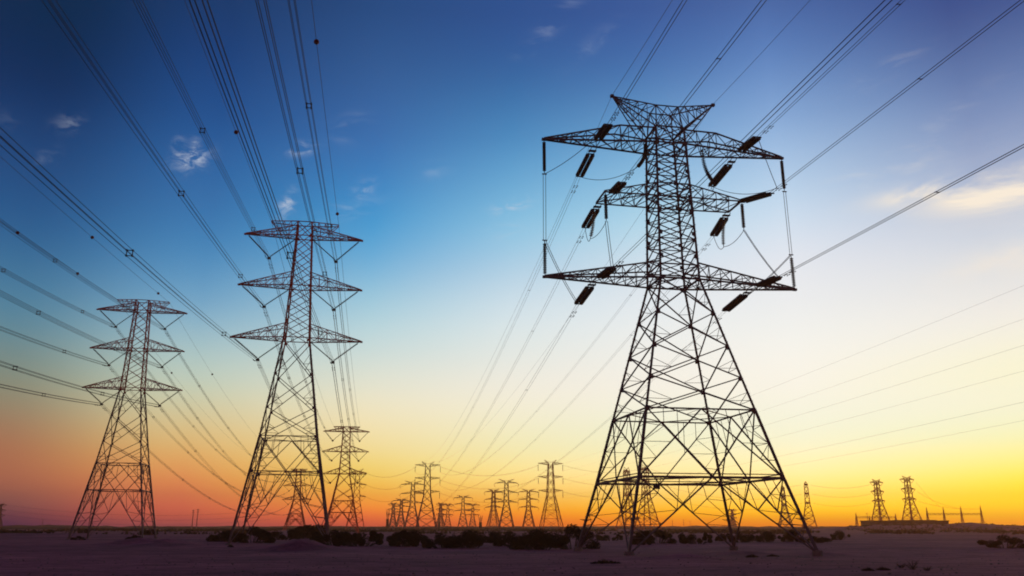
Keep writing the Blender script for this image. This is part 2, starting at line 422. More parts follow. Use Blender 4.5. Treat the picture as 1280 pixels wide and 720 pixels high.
def vpanel(mb, B, k, z0, z1, w, red):
    """feet panel: inverted V from the feet up to the belt's middle, with redundants"""
    A0, B0, A1, B1 = B.c(k, z0), B.c(k + 1, z0), B.c(k, z1), B.c(k + 1, z1)
    m = lerp(A1, B1, .5)
    for P0, P1 in ((A0, A1), (B0, B1)):
        mb.beam(P0, m, w)
        v = lerp(P0, m, .56)
        mb.beam(P1, v, w * .8); mb.beam(v, lerp(P1, m, .55), red)
        mb.beam(v, lerp(P0, P1, .5), red)
        for a, b_ in ((.2, .2), (.38, .36), (.38, .55), (.2, .36)):
            mb.beam(lerp(P0, m, a), lerp(P0, P1, b_), red)
        mb.beam(lerp(P1, v, .5), lerp(P0, P1, .75), red); mb.beam(lerp(P1, v, .5), lerp(P0, P1, .5), red)
        mb.beam(lerp(P1, v, .5), lerp(P1, m, .3), red)
        mb.beam(lerp(P0, m, .56), lerp(P1, m, .9), red)
def belt(mb, B, z, w, plan=True):
    cs = [B.c(k, z) for k in range(4)]
    for k in range(4): mb.beam(cs[k], cs[(k + 1) % 4], w)
    if plan:
        ms = [lerp(cs[k], cs[(k + 1) % 4], .5) for k in range(4)]
        for k in range(4): mb.beam(ms[k], ms[(k + 1) % 4], w * .6)
def legs(B, zs, w, m, root, kind='L', bolts=False, foot=True, plates=None):
    for k in range(4):
        mb = MB(); sx, sy = ((-1, -1), (1, -1), (1, 1), (-1, 1))[k]
        for z0, z1 in zip(zs, zs[1:]):
            ww = w * (1.0 if z1 < zs[-1] * .6 else 0.8)
            mb.beam(B.c(k, z0), B.c(k, z1), ww, (sx, 0, 0), kind)
        if bolts:
            z = zs[0] + 2.5; i = 0
            while z < zs[-1] - 1:
                p = B.c(k, z); d = Vector((sx, 0, 0)) if i % 2 else Vector((0, sy, 0))
                mb.beam(p, p + d * 0.30, 0.045); z += 0.45; i += 1
        if plates:
            for z in plates:
                p = B.c(k, z); mb.box(p + Vector((-sx * .12, 0, 0)), .5, .05, .5); mb.box(p + Vector((0, -sy * .12, 0)), .05, .5, .5)
        mb.build('leg', m, root)
        if foot:
            f = MB(); p = B.c(k, zs[0])
            f.tube([p + Vector((0, 0, -1.2)), p + Vector((0, 0, 0.12))], .55, 10)
            f.box(p + Vector((0, 0, .2)), .75, .75, .16)
            f.build('footing', M['concrete'], root)
def arm(B, sgn, zb, tips, zt, knee, bays, wc, wl, m, root, tipw=0.12, rootz=None, name='cross_arm', cap=True):
    """lattice arm: tips=(reach, z); zb/zt bottom/top root heights; knee=(reach,z) on the top chord or None"""
    mb = MB(); reach, ztip = tips
    r0b, r0t = B.hw(zb), B.hw(zt)
    def bot(t, sy):
        h = r0b + (tipw - r0b) * t
        return Vector((sgn * (r0b + (reach - r0b) * t), sy * h, zb + (ztip - zb) * t))
    def top(t, sy):
        x = r0t + (reach - r0t) * t; h = r0t + (tipw - r0t) * t
        if knee:
            kt = (knee[0] - r0t) / (reach - r0t)
            z = zt + (knee[1] - zt) * t / kt if t < kt else knee[1] + (ztip + .15 - knee[1]) * (t - kt) / (1 - kt)
        else: z = zt + (ztip + .15 - zt) * t
        return Vector((sgn * x, sy * h, z))
    ts = [i / bays for i in range(bays + 1)]
    if knee:
        kt = (knee[0] - r0t) / (reach - r0t); j = min(range(1, bays), key=lambda i: abs(ts[i] - kt)); ts[j] = kt
    for sy in (-1, 1):
        for a, b in zip(ts, ts[1:]):
            mb.beam(bot(a, sy), bot(b, sy), wc); mb.beam(top(a, sy), top(b, sy), wc * .85)
    for i, (a, b) in enumerate(zip(ts, ts[1:])):
        for sy in (-1, 1):
            if i: mb.beam(bot(a, sy), top(a, sy), wl)
            if b < 1:
                if i % 2: mb.beam(bot(a, sy), top(b, sy), wl)
                else: mb.beam(top(a, sy), bot(b, sy), wl)
        if i:
            mb.beam(bot(a, -1), bot(a, 1), wl); mb.beam(top(a, -1), top(a, 1), wl)
        mb.beam(bot(a, -1), bot(b, 1), wl); mb.beam(bot(a, 1), bot(b, -1), wl)
        mb.beam(top(a, (-1) ** i), top(b, -(-1) ** i), wl)
    if tipw > 0.6:
        mb.beam(bot(1, -1), bot(1, 1), wc); mb.beam(top(1, -1), top(1, 1), wl)
        mb.beam(bot(1, -1), top(1, -1), wl); mb.beam(bot(1, 1), top(1, 1), wl)
    elif cap:
        mb.box((sgn * (reach + .05), 0, ztip), .45, .4, .28)
    return mb.build(name, m, root)
def insulator(root, p, q, m, r=0.16, pitch=0.17, bend=None, n=10, name='insulator_string', fit=0.3):
    """string of discs from p to q; bend=(vector) bows it"""
    p, q = Vector(p), Vector(q); L = (q - p).length
    N_ = max(3, int((L - 2 * fit) / pitch))
    def pos(t):
        v = lerp(p, q, t)
        if bend is not None: v = v + Vector(bend) * 4 * t * (1 - t)
        return v
    pts = []; rad = []
    pts += [pos(0)]; rad += [.03]
    t0 = fit / L; dt = (1 - 2 * t0) / N_
    for i in range(N_):
        a = t0 + dt * i
        for k, rr in ((0.0, .05), (.15, r * .55), (.3, r), (.62, r), (.7, .07)):
            pts.append(pos(a + dt * k)); rad.append(rr)
    pts += [pos(1)]; rad += [.03]
    mb = MB(); mb.tube(pts, rad, n)
    return mb.build(name, m, root)

def wirepts(p, q, sag, n=36):
    p, q = Vector(p), Vector(q)
    return [lerp(p, q, t / n) - Vector((0, 0, 4 * sag * (t / n) * (1 - t / n))) for t in range(n + 1)]
def bundle(p, q, sag, label, group, quad=True, r=0.027, spacing=42, start=30, spread=0.24, n=40, balls=None, rigs=True, cat='power line', twin=False):
    """a span of line: conductors, spacers and marker balls as parts"""
    p, q = Vector(p), Vector(q); base = wirepts(p, q, sag, n)
    L = (q - p).length; d = (q - p).normalized(); side = d.cross(Vector((0, 0, 1))).normalized(); up = Vector((0, 0, 1))
    name = 'conductor_bundle' if quad else 'ground_wire'
    e = empty(name, p); tag(e, label, cat, group)
    offs = [(-1, 0), (1, 0)] if twin else [(-1, -1), (1, -1), (1, 1), (-1, 1)] if quad else [(0, 0)]
    def pos(s):
        t = max(0, min(1, s / L)); return lerp(p, q, t) - Vector((0, 0, 4 * sag * t * (1 - t)))
    for ox, oz in offs:
        mb = MB(); mb.tube([b + side * ox * spread + up * oz * spread - p for b in base], r, 4, False)
        mb.build('conductor', M['wire'], e)
    if quad:
        s = start
        while s < L - 10:
            c = pos(s) - p; mb = MB()
            cs = [c + side * ox * spread + up * oz * spread for ox, oz in offs]
            nk = len(cs)
            for k in range(nk if nk > 2 else 1): mb.beam(cs[k], cs[(k + 1) % nk], .06)
            for k in range(nk): mb.beam(cs[k] - d * .14, cs[k] + d * .14, .06 if twin else .13)
            mb.build('spacer', M['wire'], e)
            s += spacing * random.uniform(.9, 1.1)
        if rigs:
            for s in (2.2, 3.6):
                for ox in (-1, 1):
                    c = pos(s) - p + side * ox * spread - up * (spread + .1); mb = MB()
                    mb.beam(c - d * .3, c + d * .3, .03); mb.sphere(c - d * .3, .08, 6, 4); mb.sphere(c + d * .3, .08, 6, 4); mb.beam(c, c + up * .12, .04)
                    mb.build('damper', M['wire'], e)
    for s in (balls or []):
        mb = MB(); mb.sphere(pos(s) - p, .30, 14, 10); mb.build('marker_ball', M['ball'], e, True)
    return e
def world_pt(base, yaw, a, b, z):
    c, s = math.cos(yaw), math.sin(yaw)
    return Vector((base[0] + a * c - b * s, base[1] + a * s + b * c, z))

# ------------------------------------------------------------------ the big dead-end tower
RB, RYAW = (20.06, 100.0), 0.177
def big_tower():
    root = empty('lattice_tower', (RB[0], RB[1], 0), RYAW)
    tag(root, 'largest dark steel lattice tower with thick brown insulators on three arm pairs', 'pylon', 'lattice transmission towers')
    gz = 0.3
    B = Body([(gz, 10.25), (8.08, 8.2), (15.68, 6.38), (32.1, 2.44), (43, 2.15), (52.7, 1.85), (56, 1.7)])
    m = M['steel']
    pl = [8.08, 15.68, 19.4, 23.2, 27.5, 32.1]
    legs(B, [gz, 8.08, 15.68, 32.1, 43, 52.7], .34, m, root, 'L', True, True, pl + [35, 38, 41, 43, 46.5, 50.4])
    zs = [15.68, 19.5, 23.4, 27.6, 32.1]
    mb = MB()
    for k in range(4):
        vpanel(mb, B, k, gz, 8.08, .14, .06)
        kpanel(mb, B, k, 8.08, 15.68, .14, .055)
        for z0, z1 in zip(zs, zs[1:]):
            xpanel(mb, B, k, z0, z1, .13, .05)
    mb.build('lower_bracing', m, root)
    for z_, w_, p_ in ((8.08, .24, True), (8.45, .1, False), (15.68, .16, True), (32.1, .2, True), (33.9, .15, False)):
        mb = MB(); belt(mb, B, z_, w_, p_); mb.build('belt', m, root)
    mb = MB(); nz_ = 12; zz = [32.1 + (52.7 - 32.1) * i / nz_ for i in range(nz_ + 1)]
    for k in range(4):
        for i, (z0, z1) in enumerate(zip(zz, zz[1:])):
            xpanel(mb, B, k, z0, z1, .11, 0, i % 3 == 2)
    for z in (42.9, 44.7, 50.4, 52.7): belt(mb, B, z, .15)
    mb.build('shaft_bracing', m, root)
    for s in (-1, 1):
        arm(B, s, 50.4, (16.24, 50.38), 52.4, (6.5, 52.6), 8, .19, .08, m, root)
        arm(B, s, 42.9, (9.05, 42.93), 44.7, None, 4, .15, .08, m, root, tipw=2.0)
        arm(B, s, 32.1, (16.32, 32.11), 34.2, None, 9, .19, .08, m, root)
        # earth wire horn
        mb = MB(); tip = Vector((s * 7.02, 0, 57.4))
        P = []
        for sy in (-1, 1):
            a, b, c_ = Vector((s * 1.8, sy * 1.8, 52.6)), Vector((s * 1.5, sy * 1.2, 56.0)), Vector((s * 3.4, sy * 1.4, 52.7))
            mb.beam(a, b, .12); mb.beam(b, tip, .12); mb.beam(a, tip, .13); mb.beam(c_, tip, .11)
            mb.beam(b, Vector((-b.x, b.y, 56.0)), .12)
            for i, t in enumerate((.2, .4, .6, .8)):
                mb.beam(lerp(a, tip, t), lerp(b, tip, t), .07); mb.beam(lerp(a, tip, t), lerp(b, tip, max(t - .2, 0)), .07)
                mb.beam(lerp(c_, tip, t), lerp(a, tip, t), .06)
            mb.beam(a, Vector((0, sy * 1.3, 56)), .09); mb.beam(b, Vector((0, sy * 1.8, 52.7)), .08); mb.beam(Vector((-s * 1.8, sy * 1.8, 52.7)), b, .09)
        for i, t in enumerate((0, .2, .4, .6, .8)):
            q0, q1 = lerp((s * 1.5, -1.2, 56), tip, t), lerp((s * 1.5, 1.2, 56), tip, t)
            r0, r1 = lerp((s * 1.8, -1.8, 52.6), tip, t), lerp((s * 1.8, 1.8, 52.6), tip, t)
            mb.beam(q0, q1, .08); mb.beam(r0, r1, .07)
            if t < .7: mb.beam(q0, lerp((s * 1.5, 1.2, 56), tip, t + .2), .07); mb.beam(r1, lerp((s * 1.8, -1.8, 52.6), tip, t + .2), .07)
        mb.box(tip, .45, .4, .35)
        mb.build('earth_wire_peak', m, root)
    # strain strings
    near = {('u', -1): -9.53, ('u', 1): 9.87, ('m', -1): -8.05, ('m', 1): 10.9, ('l', -1): -9.68, ('l', 1): 10.94}
    far = {('u', -1): -9.3, ('u', 1): 10.1, ('m', -1): -8.65, ('m', 1): 9.9, ('l', -1): -9.88, ('l', 1): 10.85}
    ZL = {'u': 50.4, 'm': 42.9, 'l': 32.1}
    ends = {}
    for (lv, s), a in near.items():
        z = ZL[lv]; bw = 2.0 if lv == 'm' else 1.15; a0 = min(abs(a), 9.0) * s if lv == 'm' else a
        E = Vector((a, -6.1, z - .4)); ends[(lv, s, -1)] = E
        for o in (-.34, .34):
            ins = insulator(root, (a0 + o, -bw - .1, z - .05), E + Vector((o, 0, 0)), M['brown'], .29, .22)
        for c_ in (E, Vector((a0, -bw, z - .1))):
            y = MB(); y.box(c_, 1.0, .14, .12); y.build('yoke_plate', M['steel'], ins)
        # away side: link rods, then the strings
        a = far[(lv, s)]; a1 = min(abs(a), 9.0) * s if lv == 'm' else a
        E = Vector((a, 9.0, z - .75)); S = lerp((a1, bw, z), E, .22); ends[(lv, s, 1)] = E
        for o in (-.34, .34):
            y = MB(); y.beam(Vector((a1 + o, bw, z)), S + Vector((o, 0, 0)), .07); y.build('link_rod', M['steel'], root)
            ins = insulator(root, S + Vector((o, 0, 0)), E + Vector((o, 0, 0)), M['brown'], .29, .22)
        for c_, d_ in ((E, .14), (S, .16), (lerp((a1, bw, z), S, .55), .5)):
            y = MB(); y.box(c_, 1.0, d_, .12); y.build('yoke_plate', M['steel'], ins)
    def jump(p, q, sag, sp=.0, r=.04):
        mb = MB(); p, q = Vector(p), Vector(q)
        d = (q - p); sd_ = d.cross(Vector((0, 0, 1)))
        sd_ = sd_.normalized() if sd_.length > .3 else Vector((1, 0, 0))
        for o in ((-sp, sp) if sp else (0,)):
            mb = MB(); mb.tube([w + sd_ * o for w in wirepts(p, q, sag, 14)], r, 5)
            mb.build('jumper_wire', M['wire'], root)
    for s in (-1, 1):
        # tie between the upper and the lower arm tips: insulator, twin wire, insulator
        insulator(root, (s * 16.24, 0, 50.3), (s * 16.24, 0, 45.7), M['dark_ins'], .23, .22)
        insulator(root, (s * 16.32, 0, 32.2), (s * 16.3, 0, 36.7), M['dark_ins'], .23, .22)
        T1, T2 = Vector((s * 16.24, 0, 45.6)), Vector((s * 16.3, 0, 36.8))
        jump(T1, T2, 0, .16, .035)
        jump(T2, ends[('l', s, 1)], .5, .12)
        for T_ in (T1, T2):
            mb = MB(); mb.box(T_, .6, .12, .12); mb.build('yoke_plate', M['steel'], root)
        # bowed string near the shaft under the upper arm
        if s < 0: p0, p1, bd = (-3.4, -1.7, 50.3), (-5.0, -2.6, 46.2), (.45, 0, -.2)
        else: p0, p1, bd = (4.4, -1.7, 50.3), (6.6, 0.5, 46.4), (-.5, 0, -.3)
        insulator(root, p0, p1, M['brown'], .26, .21, bd)
        jump(ends[('u', s, 1)], p1, 1.0)
        if s < 0:
            jump(ends[('u', s, -1)], T1, .6)
        else:
            jump(ends[('u', s, 1)], ends[('m', s, -1)] + Vector((.4, -1.0, .3)), 1.0)
            jump(ends[('u', s, -1)], ends[('m', s, -1)] + Vector((.4, -1.0, .3)), .2, .15)
        # middle arm: hanging strings at both corners
        V1 = Vector((s * 9.0, -2.1, 39.0)); insulator(root, (s * 9.0, -2.1, 42.8), V1, M['dark_ins'], .23, .22)
        V2 = Vector((s * 9.2 - .1, 4.3, 38.9)); insulator(root, lerp((s * 9, 2.0, 42.9), ends[('m', s, 1)], .22), V2, M['brown'], .24, .21, (s * -.15, 0, 0))
        jump(V1, ends[('l', s, -1)], .3, .14)
        jump(ends[('m', s, 1)], V2, 1.0); jump(V2, V1, .5)
    # danger plates and anti-climb frames on the belt
    mb = MB(); mb.box((-6.2, -7.9, 7.1), .75, .05, .6); mb.beam((-6.2, -7.9, 7.4), (-6.2, -8.15, 8.08), .06); mb.build('sign_plate', M['sign'], root)
    mb = MB()
    for k in range(4):
        p = B.c(k, 3.6)
        for a in range(8):
            t = PI / 4 * a; q = p + Vector((math.cos(t) * .8, math.sin(t) * .8, .25)); mb.beam(p, q, .04)
            t2 = t + PI / 4; mb.beam(q, p + Vector((math.cos(t2) * .8, math.sin(t2) * .8, .25)), .03)
    mb.build('anti_climb_guard', m, root)
    return ends
ends = big_tower()

# ------------------------------------------------------------------ suspension towers with V strings
def vee_tower(base, yaw, label, lv, crown, bodyp, zs, m, wl=1.0, det=True, group='lattice transmission towers', vb=None, low='far', kind='L'):
    """lv: [(reach,z)] from the top; crown=(reach,z); vb: [(a,z)] bottoms of the V strings"""
    root = empty('lattice_tower', (base[0], base[1], 0), yaw); tag(root, label, 'pylon', group)
    B = Body(bodyp); ztop = crown[1]
    legs(B, [zs[0], zs[2], lv[2][1], lv[1][1], ztop], .30 * wl, m, root, kind, det, det, zs[1:] + [lv[1][1], lv[0][1]] if det else None)
    mb = MB()
    for k in range(4):
        vpanel(mb, B, k, zs[0], zs[1], .12 * wl, .08 * wl)
        kpanel(mb, B, k, zs[1], zs[2], .12 * wl, .08 * wl)
        for z0, z1 in zip(zs[2:], zs[3:]): xpanel(mb, B, k, z0, z1, .12 * wl, .07 * wl if det else 0)
    for z in zs[1:3]: belt(mb, B, z, .14 * wl)
    mb.build('lower_bracing', m, root)
    mb = MB(); zc = zs[-1]; n = max(4, int((ztop - zc) / 2.5)); zz = [zc + (ztop - zc) * i / n for i in range(n + 1)]
    for k in range(4):
        for z0, z1 in zip(zz, zz[1:]): xpanel(mb, B, k, z0, z1, .11 * wl)
    for r, z in lv: belt(mb, B, z, .14 * wl, False)
    belt(mb, B, ztop, .14 * wl, False)
    mb.build('shaft_bracing', m, root)
    for s in (-1, 1):
        r, z = lv[0]
        za = z + (ztop - z) * .72
        arm(B, s, z, (r, z), za, None, 6 if det else 4, .17 * wl, .09 * wl, m, root)
        mb = MB(); w0 = B.hw(ztop); e0 = Vector((s * crown[0], 0, ztop))
        for sy in (-1, 1):
            a = [lerp((s * w0, sy * w0, ztop), e0 + Vector((0, sy * .5, 0)), t) for t in (0, .25, .5, .75, 1)]
            q = [lerp((s * w0, sy * w0, za), Vector((s * crown[0] * .72, sy * .7, za - .72 * (za - z) * .62)), t) for t in (0, .33, .66, 1)]
            mb.beam(a[0], a[4], .14 * wl); mb.beam(a[4], q[3], .12 * wl)
            for i in range(3): mb.beam(a[i], q[i + 1], .08 * wl); mb.beam(a[i + 1], q[i + 1], .08 * wl)
            mb.beam(a[3], q[3], .08 * wl)
            if s < 0: mb.beam((-w0, sy * w0, ztop), (w0, sy * w0, ztop), .14 * wl)
        for t in (.25, .5, .75, 1):
            mb.beam(lerp((s * w0, -w0, ztop), e0 - Vector((0, .5, 0)), t), lerp((s * w0, w0, ztop), e0 + Vector((0, .5, 0)), t), .1 * wl)
        mb.build('earth_wire_peak', m, root)
        for r, z in lv[1:]:
            arm(B, s, z, (r, z), z + 2.6, None, 6 if det else 4, .16 * wl, .09 * wl, m, root)
        if vb:
            for (r, z), (a, zb) in zip(lv, vb):
                p = Vector((s * a, 0, zb + .25)); w = B.hw(z)
                if det:
                    insulator(root, (s * (r - .4), 0, z - .1), p, M['dark_ins'], .16, .2)
                    insulator(root, (s * (w + .1), 0, z - .3), p, M['dark_ins'], .13, .2)
                    mb = MB(); mb.box((s * a, 0, zb + .05), .62, .25, .42); mb.build('yoke_plate', M['wire'], root)
                else:
                    mb = MB(); mb.beam((s * (r - .4), 0, z), p, .2); mb.beam((s * w, 0, z), p, .2); mb.sphere(p, .45, 6, 4); mb.build('insulator_string', M['dark_ins'], root)
    return root
MBASE, MYAW = (-39.4, 150.0), 0.186
M_LV = [(10.72, 55.75), (11.04, 45.86), (11.56, 35.94)]; M_VB = [(6.14, 51.2), (6.31, 41.8), (6.66, 31.9)]
vee_tower(MBASE, MYAW, 'tall lattice tower in faded red and grey standing second from the left behind low shrubs', M_LV, (6.25, 58.5),
          [(0, 7.9), (12, 5.6), (18, 4.75), (35.5, 2.25), (55.7, 1.35), (58.5, 1.3)], [.1, 12, 18, 23, 29, 35.5], M['painted'], 1.0, True, vb=M_VB)
LBASE, LYAW = (-91.2, 200.0), 0.208
L_LV = [(10.23, 54.0), (10.55, 44.4), (11.03, 34.8)]; L_VB = [(5.65, 49.8), (6.03, 40.3), (6.5, 30.9)]
vee_tower(LBASE, LYAW, 'red and grey lattice tower standing alone nearest the left edge', L_LV, (6.04, 56.6),
          [(0, 7.7), (11, 5.7), (17, 4.8), (34.2, 2.3), (54, 1.5), (56.6, 1.45)], [.1, 11, 17, 22, 28, 34.2], M['painted'], 1.05, True, vb=L_VB)
# next towers of those two lines
NB = at(426.5, 385, 0); N_LV = [(10.2, 44.6), (10.2, 35.6), (9.6, 25.7)]; N_VB = [(6.0, 40.2), (6.0, 31.3), (6.0, 21.5)]
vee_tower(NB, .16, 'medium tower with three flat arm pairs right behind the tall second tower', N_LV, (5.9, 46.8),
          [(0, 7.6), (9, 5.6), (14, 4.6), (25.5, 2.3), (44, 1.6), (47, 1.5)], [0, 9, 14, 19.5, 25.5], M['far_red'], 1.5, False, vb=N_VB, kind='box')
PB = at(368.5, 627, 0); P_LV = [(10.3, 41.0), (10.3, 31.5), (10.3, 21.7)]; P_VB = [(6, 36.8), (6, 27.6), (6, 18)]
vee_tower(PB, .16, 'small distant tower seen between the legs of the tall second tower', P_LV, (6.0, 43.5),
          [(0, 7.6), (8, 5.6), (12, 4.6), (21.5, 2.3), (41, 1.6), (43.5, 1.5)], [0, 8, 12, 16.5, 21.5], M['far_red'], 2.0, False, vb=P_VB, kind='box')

# ------------------------------------------------------------------ distant towers
def dist_tower(px, D, top_y, half_px, yaw, label, kind, m, basehalf=None, narrow=False, wl=None, base_z=0.0):
    dep = D * math.cos(PITCH)
    px = px + (px - 640) * (658 - top_y) / 3650.0          # px, top_y: where its top shows; the foot stands a little further out
    base = at(px, D, 0); ppm = FPX / dep
    ztop = CAMZ + D * math.tan(PITCH - math.atan((top_y - 360) / FPX))
    root = empty('lattice_tower', (base[0], D, base_z), yaw); tag(root, label, 'pylon', 'distant lattice towers along the horizon')
    H = ztop - base_z; R = half_px / ppm; wl = wl or max(1.5, D / 330.0)
    bh = basehalf or H * .155
    B = Body([(0, bh), (H * .5, H * .052), (H, H * .03)])
    legs(B, [0, H * .5, H * .95], .28 * wl, m, root, 'box', False, False)
    mb = MB(); zs = [0, .17, .29, .4, .5, .62, .74, .85, .95]
    for k in range(4):
        for i, (a, b) in enumerate(zip(zs, zs[1:])): xpanel(mb, B, k, a * H, b * H, .12 * wl, 0, i < 2)
    mb.build('bracing', m, root)
    lv = [(.93, 1.0), (.74, 1.0), (.545, .98)]
    for (f, rr) in lv:
        for s in (-1, 1):
            z = f * H
            if kind == 'drop':
                arm(B, s, z, (R * rr, z + .02 * H), z + .035 * H, None, 3, .15 * wl, .08 * wl, m, root, cap=False)
                e = Vector((s * R * rr, 0, z)); mb = MB(); mb.beam(e, e - Vector((0, 0, H * .085)), .16 * wl); mb.build('insulator_string', M['dark_ins'], root)
            elif kind == 'horn':
                arm(B, s, z, (R * rr, z - .01 * H), z + .035 * H, None, 3, .16 * wl, .08 * wl, m, root, cap=False)
                mb = MB(); e = Vector((s * R * rr, 0, z - .01 * H)); mb.tube([e, e + Vector((s * .12 * R, 0, -.03 * H)), e + Vector((s * .02 * R, 0, -.08 * H))], .09 * wl, 4); mb.build('jumper_wire', M['wire'], root)
            else:
                arm(B, s, z, (R * rr, z), z + .03 * H, None, 3, .15 * wl, .08 * wl, m, root, cap=False)
                e = Vector((s * R * .6, 0, z - H * .07)); mb = MB(); mb.beam((s * R * rr, 0, z), e, .1 * wl); mb.beam((s * H * .03, 0, z), e, .1 * wl); mb.build('insulator_string', M['dark_ins'], root)
    mb = MB()
    hr = {'horn': .72, 'drop': .5, 'flat': .6}[kind] * R; hz = H if kind != 'flat' else H
    for s in (-1, 1):
        for sy in (-1, 1):
            mb.beam((s * B.hw(.95 * H), sy * B.hw(.95 * H), .95 * H), (s * hr, 0, hz), .13 * wl)
        mb.beam((s * hr, 0, hz), (0, 0, .965 * H), .1 * wl)
    mb.build('earth_wire_peak', m, root)
    return base, H, R
FS, FR = M['far_steel'], M['far_red']
G0 = 'in the distant row between the second tower and the largest one'
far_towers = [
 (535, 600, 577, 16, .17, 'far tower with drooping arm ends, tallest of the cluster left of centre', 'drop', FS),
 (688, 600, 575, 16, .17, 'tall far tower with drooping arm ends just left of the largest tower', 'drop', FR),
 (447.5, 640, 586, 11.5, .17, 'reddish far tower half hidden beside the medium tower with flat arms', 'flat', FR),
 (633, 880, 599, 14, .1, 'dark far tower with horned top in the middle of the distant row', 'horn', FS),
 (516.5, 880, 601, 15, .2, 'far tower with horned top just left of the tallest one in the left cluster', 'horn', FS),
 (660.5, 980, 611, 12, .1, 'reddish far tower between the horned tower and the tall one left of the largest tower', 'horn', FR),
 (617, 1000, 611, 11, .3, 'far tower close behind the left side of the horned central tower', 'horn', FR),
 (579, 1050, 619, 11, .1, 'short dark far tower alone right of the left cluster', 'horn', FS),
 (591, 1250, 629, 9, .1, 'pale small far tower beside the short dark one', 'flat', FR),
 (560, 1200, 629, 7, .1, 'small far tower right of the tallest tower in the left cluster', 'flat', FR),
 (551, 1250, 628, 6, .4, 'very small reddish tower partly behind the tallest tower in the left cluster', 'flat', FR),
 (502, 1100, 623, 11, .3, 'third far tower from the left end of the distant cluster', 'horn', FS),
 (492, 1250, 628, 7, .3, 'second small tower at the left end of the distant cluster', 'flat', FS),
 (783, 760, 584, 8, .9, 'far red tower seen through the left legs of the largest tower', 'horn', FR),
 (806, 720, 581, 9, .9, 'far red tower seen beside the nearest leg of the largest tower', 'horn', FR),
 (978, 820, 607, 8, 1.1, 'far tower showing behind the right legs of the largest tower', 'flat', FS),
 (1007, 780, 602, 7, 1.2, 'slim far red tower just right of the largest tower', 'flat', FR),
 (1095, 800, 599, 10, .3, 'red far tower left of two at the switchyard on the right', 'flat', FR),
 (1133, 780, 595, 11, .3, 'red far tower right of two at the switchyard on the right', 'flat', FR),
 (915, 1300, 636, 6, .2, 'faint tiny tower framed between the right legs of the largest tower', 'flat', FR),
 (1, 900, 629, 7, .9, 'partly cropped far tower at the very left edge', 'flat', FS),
]
FT = {}
for a in far_towers:
    bz = 0.0
    FT[a[0]] = dist_tower(*a, base_z=(2.0 if a[0] in (1095, 1133) else 0.0))

def pole(px, D, top_y, label, w=.5, arms=1):
    base = at(px, D, 0); H = CAMZ + D * math.tan(PITCH - math.atan((top_y - 360) / FPX))
    e = empty('utility_pole', base); tag(e, label, 'pole', 'far poles on the horizon')
    mb = MB(); mb.tube([(0, 0, -1), (0, 0, H * .5), (0, 0, H)], [w * .6, w * .5, w * .35], 6); mb.build('shaft', FS, e)
    mb = MB()
    for i in range(arms):
        z = H * (.96 - .12 * i); mb.beam((-H * .07, 0, z), (H * .07, 0, z), w * .5)
    mb.build('cross_arm', FS, e)
pole(239.5, 900, 637, 'left one of the pair of thin masts between the two red and grey towers', .8, 2)
pole(245.2, 900, 636, 'right one of the pair of thin masts between the two red and grey towers', .8, 2)
pole(52, 1000, 648, 'tiny pole on the horizon near the left edge', .6, 1)
pole(841, 1100, 650, 'tiny pole between the legs of the largest tower, nearer its front leg', .6, 1)
pole(855, 1100, 649.5, 'tiny pole in the middle between the legs of the largest tower', .6, 1)
pole(863, 1120, 651, 'tiny pole right of centre between the legs of the largest tower', .5, 1)
pole(1086, 820, 641, 'thin mast standing over the left end of the switchyard', .5, 1)

# dark electrical equipment towers at the foot of the row (squat dark blocks in the photo)
def equipment(px, D, top_y, w_px, label):
    base = at(px, D, 0); dep = D * math.cos(PITCH); W = w_px / FPX * dep
    H = CAMZ + D * math.tan(PITCH - math.atan((top_y - 360) / FPX))
    e = empty('transformer', base); tag(e, label, 'transformer', 'dark transformers on the horizon')
    mb = MB(); mb.box((0, 0, H * .25), W * .6, W * .6, H * .5)
    for i in range(5):
        mb.box((-W * .24 + i * W * .12, -W * .34, H * .24), W * .04, W * .12, H * .4)
    mb.build('tank', M['bldg'], e)
    for i, x in enumerate((-.3, 0, .3)):
        p = MB(); p.tube([(x * W * .6, 0, H * .5), (x * W * 1.0, 0, H * .78), (x * W * 1.4, 0, H)], [W * .06, W * .09, W * .03], 6); p.build('bushing', M['brown'], e)
equipment(484, 1000, 636, 5, 'narrow dark transformer at the left end of the distant row')
equipment(549, 1000, 643, 4, 'small dark transformer beside the tallest tower of the left cluster')
equipment(600.5, 1000, 644, 6, 'dark transformer with splayed bushings between the short dark tower and the horned tower')

